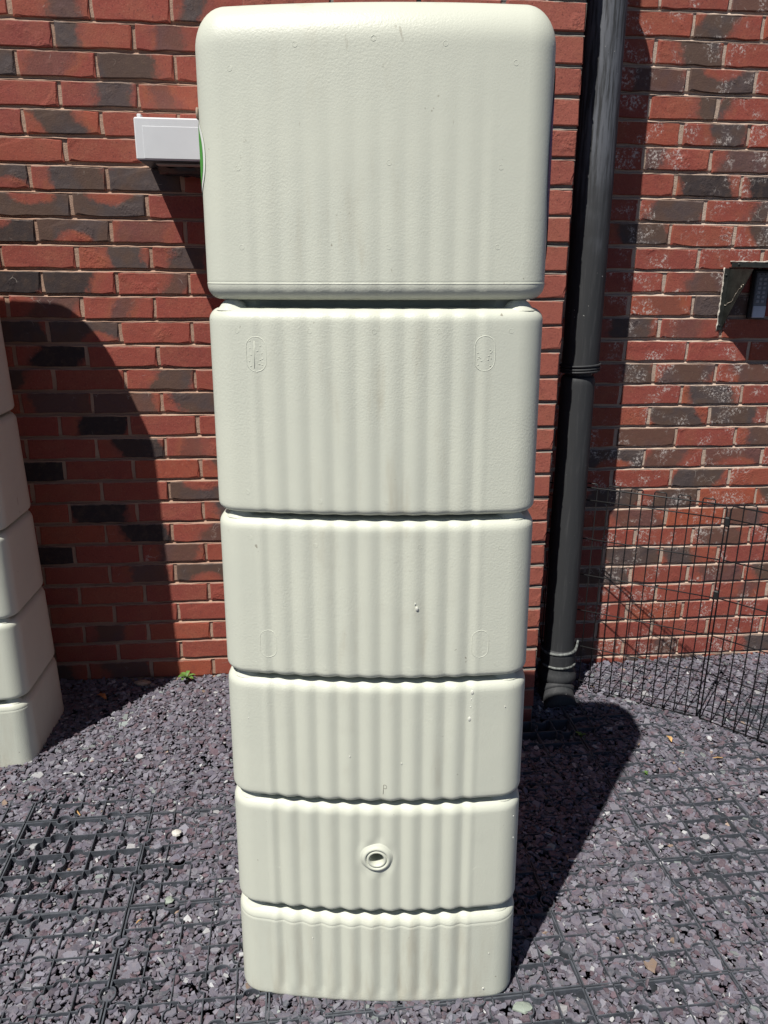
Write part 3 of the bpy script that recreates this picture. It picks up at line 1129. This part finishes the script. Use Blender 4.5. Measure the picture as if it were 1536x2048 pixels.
def stadium(cx, cz, hw, hh, n=9):
    pts = []
    for k in range(n): a = math.pi * k / (n - 1); pts.append((cx + hw * math.cos(a), cz + (hh - hw) + hw * math.sin(a)))
    for k in range(n): a = math.pi + math.pi * k / (n - 1); pts.append((cx + hw * math.cos(a), cz - (hh - hw) + hw * math.sin(a)))
    return pts


def relief(name, pts, r, mat, parent, closed=True, lift=0.0, n=6):
    mb = MB()
    mb.tube([(x, surface_y(x, z) - lift, z) for (x, z) in pts], r, n, closed)
    return mb.build(name, mat, parent, True)


def make_tank(label, loc, rz, lean, full):
    root = thing('water_tank', label, 'water tank', loc, rz, 'tall ribbed water tanks')
    root.rotation_euler = (0, lean, rz)
    for i in range(6):
        t = obj('tier', TIER_ME[i], None, root)
        z1 = TIERS[i][1]
        for sx in (-1, 1):
            for back in (0, 1):
                if back != (i == 5): continue
                nb = obj('corner_stud', NUB, None, t)
                w, dp = half_w(z1), depth_at(z1)
                if i < 5:
                    nb.location = (sx * (w - 0.052), FRONT + SIG * z1 + BOW * 0.78 + 0.0265, z1 - 0.004)
                    nb.scale = (0.0225, 0.017, 0.0185)
                else:
                    nb.location = (sx * (w - 0.075), FRONT + dp - 0.075, z1 - 0.006)
                    nb.scale = (0.03, 0.03, 0.026)
    # tap boss: ring standing proud, bore running in through the wall
    hx, hz, hr = HOLE
    yf = surface_y(hx, hz)
    mb = MB()
    prof = [(0.0350, 0.0030), (0.0325, 0.0004), (0.0300, -0.0008), (0.0278, -0.0026), (0.0258, -0.0046), (0.0236, -0.0054), (0.0214, -0.0046), (0.0204, -0.0022),
            (0.0196, -0.0020), (0.0188, -0.0040), (0.0168, -0.0050), (0.0146, -0.0040), (0.0136, -0.0005), (0.0134, 0.004), (0.0134, 0.034)]
    mb.lathe(prof, 40, (hx, yf, hz), 'y')
    mb.build('tap_boss', M_BUTT, root, True)
    # moulded relief
    for (x, z, hw, hh) in ((-0.186, 1.316, 0.0165, 0.028), (0.172, 1.318, 0.0165, 0.028), (-0.189, 0.812, 0.0150, 0.0265), (0.184, 0.816, 0.0150, 0.0265),
                           (-0.197, 0.305, 0.0145, 0.022), (0.200, 0.312, 0.0145, 0.022)):
        r = 0.0010 if z > 0.5 else 0.0007
        x, z = xt(x, z), zt(z)
        relief('moulded_outline', stadium(x, z, hw, hh), r, M_BUTT, root, True, -0.0005)
    relief('relief_line', [(xt(-0.1895, 1.3), zt(1.294)), (xt(-0.1885, 1.3), zt(1.337))], 0.0006, M_BUTT, root, False, -0.0002, 5)
    dots = MB()
    rd = random.Random(21)
    for (cx_, pat) in ((-0.186, [(-9, 20), (-10, 8), (-8, -2), (-11, -12), (-9, -19), (7, 12), (9, 0), (10, -8), (6, -10), (4, -16), (9, -17), (2, 4)]),
                       (0.172, [(-11, 2), (-9, -4), (-11, -8), (-7, -6), (-5, -10), (5, -8), (6, -3), (9, 2), (8, 6), (11, 4), (10, -6), (-10, -16), (9, -18)])):
        for (a_, b_) in pat:
            x_, z_ = xt(cx_ + a_ * 0.001, 1.3), zt(1.317 + b_ * 0.001)
            y_ = surface_y(x_, z_)
            dots.tube([(x_ - 0.0012, y_, z_), (x_ + 0.0012, y_ , z_ + rd.uniform(-.001, .001))], 0.0006, 5)
    dots.build('relief_dots', M_BUTT, root, True)
    for (x, z) in ((-0.205, 1.715), (-0.11, 1.742), (0.0, 1.748), (0.10, 1.742), (0.20, 1.72), (-0.20, 1.585), (0.022, 1.59), (0.185, 1.585), (-0.2, 1.475), (0.022, 1.475),
                   (0.185, 1.475), (-0.215, 1.352), (-0.10, 1.352), (0.0, 1.352), (0.10, 1.352), (0.212, 1.352), (-0.212, 1.01), (-0.09, 1.078), (0.02, 1.078), (0.212, 1.095),
                   (-0.212, 1.09), (-0.10, 1.0), (0.075, 1.0), (0.212, 0.995), (-0.215, 0.772), (-0.09, 0.77), (0.06, 0.77), (0.215, 0.775), (0.22, 0.535), (0.10, 0.665)):
        x, z = xt(x, z), zt(z)
        relief('mould_mark', [(x + 0.0038 * math.cos(a), z + 0.0038 * math.sin(a)) for a in (k * math.pi / 5 for k in range(10))], 0.0006, M_BUTT, root, True, -0.00028, 4)
    # the letter drawn near the foot of the fourth tier
    relief('engraved_letter', [(x, zt(z)) for (x, z) in [(0.0145, 0.508), (0.0150, 0.520), (0.0152, 0.5285), (0.0185, 0.5290), (0.0212, 0.5270), (0.0208, 0.5225), (0.0180, 0.5205), (0.0158, 0.5215)]],
           0.0005, M_SCRATCH, root, False, 0.0001, 5)
    return root


TANK = make_tank('cream ribbed plastic water tank with round tap hole standing in front of the brick pier',
                 (-0.0025, 1.2117 - FRONT, 0.0), math.radians(-1.0), -0.0098, True)
side_label(TANK, -1, 0.034, 0.17, 1.612, 0.066, M_GREEN, 'side_label', 'green oval sticker with a white rim on the left side', M_LABELW)
side_label(TANK, 1, 0.046, 0.20, 1.600, 0.17, M_PURPLE, 'side_label', 'dark blue sticker on the right side')
# the curled end of the sticker's backing
mb = MB()
mb.tube([(-0.2760, FRONT + 0.112 + 0.004 * math.cos(t), 1.668 + 0.010 * math.sin(t) + 0.002 * t) for t in [k * 0.5 for k in range(12)]], 0.0021, 6)
mb.build('label_curl', M_ROCK, TANK, True)
TANK_L = make_tank('cream plastic water tank cut by the left edge of the picture, standing against the wall',
                   (-1.346, 2.140, 0.0), math.radians(4.5), -0.003, True)

# water drops clinging to the tank's front
mb = MB()
for (px, pz, r) in ((0.069, 0.888, 0.0030), (0.066, 0.897, 0.0015), (0.171, 0.722, 0.0032), (0.170, 0.708, 0.0016), (0.169, 0.692, 0.0016), (0.168, 0.667, 0.0034), (0.232, 0.690, 0.0012),
                    (-0.236, 0.655, 0.0013), (0.045, 0.575, 0.0012), (-0.05, 0.590, 0.0013), (0.262, 0.40, 0.0012), (-0.13, 0.160, 0.0014),
                    (0.226, 0.118, 0.0014), (0.218, 0.026, 0.0022), (0.26, 0.45, 0.0012)):
    V, F = [], []
    nu, nv = 10, 6
    px, pz = xt(px, pz), zt(pz)
    X = -0.0025 + px - 0.0098 * pz
    Y = 1.2117 - FRONT + surface_y(px, pz) - math.radians(1.0) * px
    for j in range(nv + 1):
        t = math.pi * j / nv
        for k in range(nu):
            a = 2 * math.pi * k / nu
            V.append((X + r * math.sin(t) * math.cos(a), Y - 0.0002 + 0.55 * r * math.sin(t) * math.sin(a), pz + 1.5 * r * math.cos(t)))
    for j in range(nv):
        for k in range(nu):
            F.append((j * nu + k, j * nu + (k + 1) % nu, (j + 1) * nu + (k + 1) % nu, (j + 1) * nu + k))
    mb.add(V, F)
tag(mb.build('water_drops', M_GLASSY, None, True), 'small water drops on the front of the central water tank', 'water drops', None, 'stuff')

# ------------------------------------------------------------------ soil pipe beside the pier
PS, PD = 0.611, 0.186
pipe = thing('drain_pipe', 'black plastic soil pipe rising beside the brick pier', 'pipe', W(PS, PD, 0), WA)


def pcx(z): return -0.0135 * z


def pipe_run(name, z0, z1, r, seg=40, dx=0.0, prof=None):
    mb = MB()
    if prof is None: prof = [(r, z0), (r, (z0 + z1) / 2), (r, z1)]
    V, F = [], []
    for (rr_, z) in prof:
        for k in range(seg):
            a = 2 * math.pi * k / seg
            V.append((pcx(z) + dx + rr_ * math.cos(a), rr_ * math.sin(a), z))
    m = len(prof)
    for i in range(m - 1):
        for k in range(seg):
            F.append((i * seg + k, i * seg + (k + 1) % seg, (i + 1) * seg + (k + 1) % seg, (i + 1) * seg + k))
    mb.add(V, F)
    return mb.build(name, M_PIPE, pipe, True)


low = pipe_run('lower_pipe', 0, 0, 0, prof=[(0.0535, 0.10), (0.0535, 0.5), (0.0535, 1.10), (0.0532, 1.112), (0.0515, 1.120), (0.0480, 1.1255), (0.042, 1.128), (0.02, 1.128)])
upp = pipe_run('upper_pipe', 0, 0, 0, dx=0.004, prof=[(0.045, 1.139), (0.0565, 1.139), (0.0570, 1.146), (0.0570, 1.6), (0.0560, 2.5)])
pipe_run('joint_core', 1.10, 1.16, 0.041)
mb = MB()
for (z, r) in ((1.143, 0.0590), (1.151, 0.0592), (1.1615, 0.0605)):
    mb.tube([(pcx(z) + 0.004 + r * math.cos(a), r * math.sin(a), z + 0.004 * math.cos(a)) for a in (2 * math.pi * k / 40 for k in range(40))], 0.0036, 8, True)
mb.build('collar', M_PIPE, pipe, True)
# foot: socket, flare and bend turning down into the ground
pipe_run('socket', 0, 0, 0, prof=[(0.0535, 0.176), (0.0605, 0.172), (0.0615, 0.155), (0.0585, 0.12), (0.0585, 0.095), (0.064, 0.085), (0.0675, 0.072), (0.0675, 0.058), (0.060, 0.05)])
for (z, r, tail) in ((0.170, 0.0600, True), (0.116, 0.0600, False)):
    mb = MB()
    pts = [(pcx(z) + r * math.cos(a), r * math.sin(a), z + (0.004 if tail else 0.002) * math.cos(a)) for a in (math.pi * 1.06 + (math.pi * 1.9) * k / 36 for k in range(37))]
    if tail:
        pts = [(pcx(z) + r * math.cos(a), r * math.sin(a), z + 0.004 * math.cos(a)) for a in (math.pi * 0.9 + (math.pi * 1.0) * k / 22 for k in range(23))]
        e = pts[-1]
        pts += [(e[0] + 0.005, e[1] + 0.006, e[2] + 0.010), (e[0] + 0.008, e[1] + 0.012, e[2] + 0.024)]
    mb.tube(pts, 0.0052 if tail else 0.0042, 8, False)
    mb.build('sealing_ring', M_RING, pipe, True)
mb = MB()
path, rad = [], []
for k in range(13):
    a = math.pi / 2 * k / 12 * 0.72
    path.append((-0.004 - 0.006 * k / 12, -0.150 * (1 - math.cos(a)) * 1.15, 0.062 - 0.092 * math.sin(a)))
    rad.append(0.0575)
mb.tube(path, rad, 32)
mb.build('bend', M_PIPE, pipe, True)
mb = MB()
mb.tube([(x, y, z) for (x, y, z) in path[5:8]], [0.0625] * 3, 32)
mb.build('bend_band', M_PIPE, pipe, True)

# ------------------------------------------------------------------ wire pen
FJ = Vector((1.074, 2.289))
fd1 = Vector((-0.895, 0.446))
fd2 = Vector((0.748, -0.664))


def pen_panel(a, d, length, label):
    rz = math.atan2(d.y, d.x)
    root = thing('wire_pen_panel', label, 'wire fence', (a.x, a.y, 0), rz, 'folding wire pen panels')
    H = 0.7525
    rw = 0.0021
    wr = random.Random(int(length * 1000) + int(rz * 10))
    fr = MB()
    fr.tube([(0.006, 0, 0.0), (0.006, 0, H - 0.012), (0.012, 0, H), (length - 0.012, 0, H), (length - 0.006, 0, H - 0.012), (length - 0.006, 0, 0.0), (0.006, 0, 0.0)], 0.0026, 6)
    fr.build('frame', M_WIRE, root, True)
    for z in (0.709, 0.572, 0.4406, 0.307, 0.170, 0.035):
        hb = MB()
        hb.tube([(0.006, 0.0016, z), (length * 0.35, 0.0016 + wr.uniform(-.002, .002), z + wr.uniform(-.001, .001)), (length - 0.006, 0.0016, z)], rw, 6)
        hb.build('cross_wire', M_WIRE, root, True)
    n = 16
    sp = (length - 0.012) / n
    x = 0.006 + sp
    i = 0
    while x < length - 0.5 * sp:
        pair = x + sp < length - 0.6 * sp
        up = MB()
        b = wr.uniform(-.0025, .0025)
        if pair:
            up.tube([(x, -0.0016, -0.004), (x + b * .5, -0.0016 + b, 0.35), (x, -0.0016, H + 0.010), (x + 0.003, -0.0016, H + 0.014), (x + sp - 0.003, -0.0016, H + 0.014), (x + sp, -0.0016, H + 0.010),
                     (x + sp + b * .5, -0.0016 - b, 0.35), (x + sp, -0.0016, -0.004)], rw, 6)
            x += 2 * sp
        else:
            up.tube([(x, -0.0016, -0.004), (x, -0.0016, H + 0.004)], rw, 6)
            x += sp
        up.build('upright_wire', M_WIRE, root, True)
        i += 1
    return root


pen_panel(FJ, fd1, 0.595, 'black wire pen panel running back from the hinge towards the soil pipe')
p2 = pen_panel(FJ, fd2, 0.61, 'black wire pen panel running forward from the hinge, cut by the right edge')
for z in (0.700, 0.4511):
    mb = MB()
    mb.box(-0.009, 0.007, -0.007, 0.007, z - 0.015, z + 0.015, 0.003)
    mb.build('hinge_clip', M_CLIP, p2)

# ------------------------------------------------------------------ white box on the wall
BX = thing('wall_box', 'white plastic box fixed high on the brick wall, beside the tank', 'box', W(-0.56, 0.0, 1.724), WA)
bx0, bx1, bz1, bdp = -0.717 + 0.56, -0.415 + 0.56, 0.107, 0.195
mb = MB()
mb.box(bx0, bx1, -bdp, 0.0, 0.0, bz1, 0.0035)
mb.build('case', M_WHITE, BX)
f0 = 0.022
mb = MB()
mb.box(bx0 + f0, bx1 - 0.004, -bdp - 0.0009, -bdp + 0.004, 0.0036, bz1 - f0, 0.0008)
mb.build('front_cover', M_WHITE, BX)
mb = MB()
mb.box(bx0 + 0.004, bx0 + 0.016, -bdp + 0.03, -bdp + 0.05, bz1, bz1 + 0.013, 0.002)
mb.build('clip', M_WHITE, BX)
mb = MB()
mb.box(bx0 + 0.045, bx1 - 0.02, -0.155, -0.115, -0.007, -0.0026, 0.001)
mb.build('underside_vent', M_GREYSTRIP, BX)
mb = MB()
mb.box(bx0 + 0.006, bx1 - 0.006, -bdp + 0.008, -0.004, -0.0022, 0.0012, 0.0005)
mb.build('underside_shade', M_BLACKSHEET, BX)  # black plate added to darken the underside, its shade put in as colour
# creased black sheet hanging under the box
V, F = [], []
r9 = random.Random(9)
na, nb_ = 14, 8
for i in range(na + 1):
    for j in range(nb_ + 1):
        u, v = i / na, j / nb_
        V.append((bx0 + 0.04 + (bx1 - bx0 - 0.045) * u, -0.10 + 0.085 * v + 0.004 * r9.uniform(-1, 1), -0.008 - 0.030 * math.sin(math.pi * v) * (0.5 + 0.5 * u) + 0.003 * r9.uniform(-1, 1)))
for i in range(na):
    for j in range(nb_):
        a = i * (nb_ + 1) + j
        F.append((a, a + nb_ + 1, a + nb_ + 2, a + 1))
obj('hanging_sheet', mesh('hanging_sheet', V, F, True), M_BLACKSHEET, BX)

# ------------------------------------------------------------------ keypad and its hood
HS, HZ = 1.152, 1.250
hood = thing('keypad_hood', 'cracked black metal rain hood fixed on the salted brick wall', 'hood', W(HS, 0, HZ), WA)
HW, HT, HD = 0.31, 0.208, 0.145


def curve_side(x, th):
    """side cheek, hollow front edge from the top corner down to the tip"""
    pts = [(0.0, 0.0), (0.0, HT)]
    for k in range(11):
        t = k / 10
        y = HD * (1 - t)
        z = HT - 0.004 - (HT - 0.012) * (t ** 0.92 * 0.86 + 0.14 * t * t)
        pts.append((-y, z))
    pts[0] = (0.0, 0.0)
    V, F = [], []
    n = len(pts)
    for dx in (0, th):
        for (y, z) in pts: V.append((x + dx, y, z))
    F.append(tuple(range(n)))
    F.append(tuple(range(2 * n - 1, n - 1, -1)))
    for i in range(n):
        j = (i + 1) % n
        F.append((i, i + n, j + n, j))
    me = mesh('side_cheek', V, F)
    fix_normals(me)
    return obj('side_cheek', me, M_HOOD, hood)


curve_side(0.0, 0.0022)
curve_side(HW, 0.0022)
mb = MB(); mb.box(-0.002, HW + 0.004, -HD - 0.002, -0.0005, HT + 0.0003, HT + 0.0026, 0.0006); mb.build('top_plate', M_HOOD, hood)
mb = MB(); mb.box(-0.016, -0.0004, -0.0032, -0.0004, 0.004, HT - 0.002, 0.0006); mb.build('wall_flange', M_HOOD, hood)
mb = MB(); mb.box(0.006, HW, -0.0032, -0.0004, HT + 0.0030, HT + 0.0175, 0.0006); mb.build('wall_flange', M_HOOD, hood)
for (x, z) in ((-0.009, HT - 0.024), (0.03, HT + 0.0105), (0.24, HT + 0.0105), (-0.009, 0.020)):
    mb = MB(); mb.lathe([(0.0, -0.0016), (0.0030, -0.0014), (0.0042, 0.0), (0.0042, 0.002)], 12, (x, -0.0038, z), 'y'); mb.build('screw', M_HOOD, hood, True)
mb = MB()
pz = [(0.000, 0.086), (-0.020, 0.092), (-0.038, 0.099), (-0.047, 0.103), (-0.058, 0.118), (-0.068, 0.130), (-0.078, 0.141), (-0.086, 0.143), (-0.094, 0.152), (-0.108, 0.158)]
rc = random.Random(12)
jag, jr = [], []
for q in range(len(pz) - 1):
    for t in (0.0, 0.5):
        jag.append((-0.0008, pz[q][0] * (1 - t) + pz[q + 1][0] * t + rc.uniform(-.0022, .0022), pz[q][1] * (1 - t) + pz[q + 1][1] * t + rc.uniform(-.0026, .0026)))
        jr.append(rc.uniform(.0005, .0021))
mb.tube(jag, jr, 5)
mb.build('crack', M_CRACK, hood)
mb = MB()
r4 = random.Random(4)
pts, rad = [], []
for k in range(26):
    pts.append((-0.0175 + 0.0015 * r4.uniform(-1, 1), -0.002, 0.0 + HT * k / 25)); rad.append(r4.uniform(.0006, .0040))
mb.tube(pts, rad, 7)
pts, rad = [], []
for k in range(30):
    pts.append((0.0 + (HW) * k / 29, -0.002, HT + 0.0195 + 0.001 * r4.uniform(-1, 1))); rad.append(r4.uniform(.0006, .0040))
mb.tube(pts, rad, 7)
mb.build('sealant_bead', M_SEAL, hood, True)

KP = thing('keypad', 'grey door keypad with two columns of buttons under the hood', 'keypad', W(1.262, 0.0, 1.296), WA)
mb = MB(); mb.box(-0.031, 0.031, -0.022, -0.001, -0.004, 0.158, 0.006); mb.build('shell', M_KEYD, KP)
mb = MB(); mb.box(-0.0225, 0.0245, -0.0262, -0.020, 0.0, 0.148, 0.003); mb.build('face_plate', M_KEY, KP)
mb = MB(); mb.box(-0.0215, 0.0235, -0.0280, -0.0255, 0.002, 0.040, 0.001); mb.build('name_plate', M_KEYP, KP)
for r_ in range(6):
    for c_ in range(2):
        mb = MB()
        x, z = -0.0155 + 0.0175 * c_, 0.050 + 0.0145 * r_
        mb.box(x, x + 0.0115, -0.0285, -0.0255, z, z + 0.0098, 0.0014)
        mb.build('button', M_KEYB, KP)
for x in (-0.008, 0.006):
    mb = MB(); mb.lathe([(0.0, -0.0010), (0.0020, -0.0008), (0.0024, 0.001)], 10, (x, -0.0262, 0.1415), 'y'); mb.build('indicator', M_KEYD, KP, True)

# ------------------------------------------------------------------ weeds, leaves, bits


def leaf_mesh(name, L, wd, bend, fold, n=7):
    V, F = [], []
    for i in range(n + 1):
        t = i / n
        w = wd * math.sin(math.pi * min(1, t * 0.93 + 0.04)) ** 0.8
        y = L * t
        z = bend * L * t * (1 - 0.9 * t)
        V += [(-w, y, z + fold * w), (0, y, z), (w, y, z + fold * w)]
    for i in range(n):
        a = i * 3
        F += [(a, a + 1, a + 4, a + 3), (a + 1, a + 2, a + 5, a + 4)]
    return mesh(name, V, F, True)


def weed(loc, size, n, label, seed):
    r = random.Random(seed)
    root = thing('weed', label, 'weed', loc)
    st = MB()
    st.tube([(0, 0, -0.02), (0.002, 0, 0.3 * size), (0.0, 0.002, 0.45 * size)], 0.0016, 6)
    st.build('stem', M_LEAF, root, True)
    for k in range(n):
        L = size * r.uniform(0.7, 1.15)
        o = obj('leaf', leaf_mesh('leaf', L, L * 0.23, r.uniform(.5, .9), 0.35), M_LEAF, root)
        o.location = (0, 0, size * r.uniform(.2, .45))
        o.rotation_euler = (r.uniform(0.05, 0.5), r.uniform(-.2, .2), 2 * math.pi * k / n + r.uniform(-.4, .4))


weed((-0.708, 2.478, 0.012), 0.040, 6, 'small bright green weed sprouting at the foot of the wall', 1)
weed((0.650, 2.176, -0.012), 0.022, 5, 'small dark weed in the tank shadow near the pipe', 2)
weed((0.794, 1.976, 0.0), 0.012, 4, 'tiny green sprout in the slate right of the shadow', 3)


def dry_leaf(loc, L, rz, label, mat, seed):
    r = random.Random(seed)
    n = 7
    V, F = [], []
    for i in range(n + 1):
        t = i / n
        w = L * 0.28 * math.sin(math.pi * min(1, t * 0.92 + 0.05)) * r.uniform(.8, 1.15)
        z = 0.18 * L * math.sin(3 * t) + 0.03 * L * r.uniform(-1, 1)
        V += [(-w, L * (t - .5), z + 0.5 * w), (0, L * (t - .5), z), (w, L * (t - .5), z + 0.35 * w)]
    for i in range(n):
        a = i * 3
        F += [(a, a + 1, a + 4, a + 3), (a + 1, a + 2, a + 5, a + 4)]
    o = obj('fallen_leaf', mesh('fallen_leaf', V, F, True), mat)
    o.location = loc
    o.rotation_euler = (0.1, 0.15, rz)
    return tag(o, label, 'leaf')


def lv(x, y, up=0.004): return (x, y, float(chip_level(x, y)) + up)


dry_leaf(lv(-0.969, 2.335, 0.006), 0.045, 1.2, 'curled brown leaf on the shaded slate by the left tank', M_DRY, 1)
dry_leaf(lv(0.926, 2.150, 0.006), 0.030, 0.3, 'pale tan leaf on the slate right of the shadow', M_TWIG, 2)
for (x, y, L, rz, lab) in ((-0.84, 1.785, 0.034, 2.2, 'orange wood splinter lying on the plastic grid left of the tank'),
                           (1.046, 2.055, 0.036, 0.25, 'brown twig on the slate in front of the wire pen'),
                           (-0.556, 1.409, 0.016, 1.0, 'short orange splinter in the slate near the tank foot')):
    mb = MB()
    mb.tube([(-L / 2, 0, 0), (0, 0.0015, 0.001), (L / 2, 0, 0)], [0.0012, 0.0020, 0.0010], 6)
    o = mb.build('wood_splinter', M_TWIG)
    o.location = lv(x, y, 0.005)
    o.rotation_euler = (0, 0.15, rz)
    tag(o, lab, 'splinter')


def stone(loc, sx, sy, sz, label, mat, seed):
    r = random.Random(seed)
    V, F = [], []
    nu, nv = 9, 5
    for j in range(nv + 1):
        t = math.pi * j / nv
        for k in range(nu):
            a = 2 * math.pi * k / nu
            q = r.uniform(.82, 1.12)
            V.append((sx * q * math.sin(t) * math.cos(a), sy * q * math.sin(t) * math.sin(a), sz * math.cos(t) * r.uniform(.85, 1.1)))
    for j in range(nv):
        for k in range(nu):
            F.append((j * nu + k, (j + 1) * nu + k, (j + 1) * nu + (k + 1) % nu, j * nu + (k + 1) % nu))
    o = obj('stone', mesh('stone', V, F), mat)
    o.location = loc
    return tag(o, label, 'stone')


stone(lv(-0.858, 2.440, 0.006), 0.030, 0.016, 0.010, 'flat tan stone lying in the shade at the foot of the wall', M_ROCK, 1)
M_PALE = mat_simple('pale_stone', (0.52, 0.51, 0.47), 0.8, 0.7, 60.0, 0.15, 40.0)
M_SAGE = mat_simple('sage_stone', (0.25, 0.29, 0.25), 0.8, 0.7, 60.0, 0.15, 40.0)
stone(lv(-0.545, 1.700, 0.004), 0.013, 0.011, 0.008, 'white angular stone in the grid left of the tank', M_PALE, 2)
stone(lv(-0.505, 1.475, 0.003), 0.012, 0.012, 0.006, 'round sage green pebble left of the tank foot', M_SAGE, 3)
stone(lv(0.295, 1.205, 0.002), 0.022, 0.014, 0.006, 'long pale green stone right of the tank foot', M_SAGE, 4)
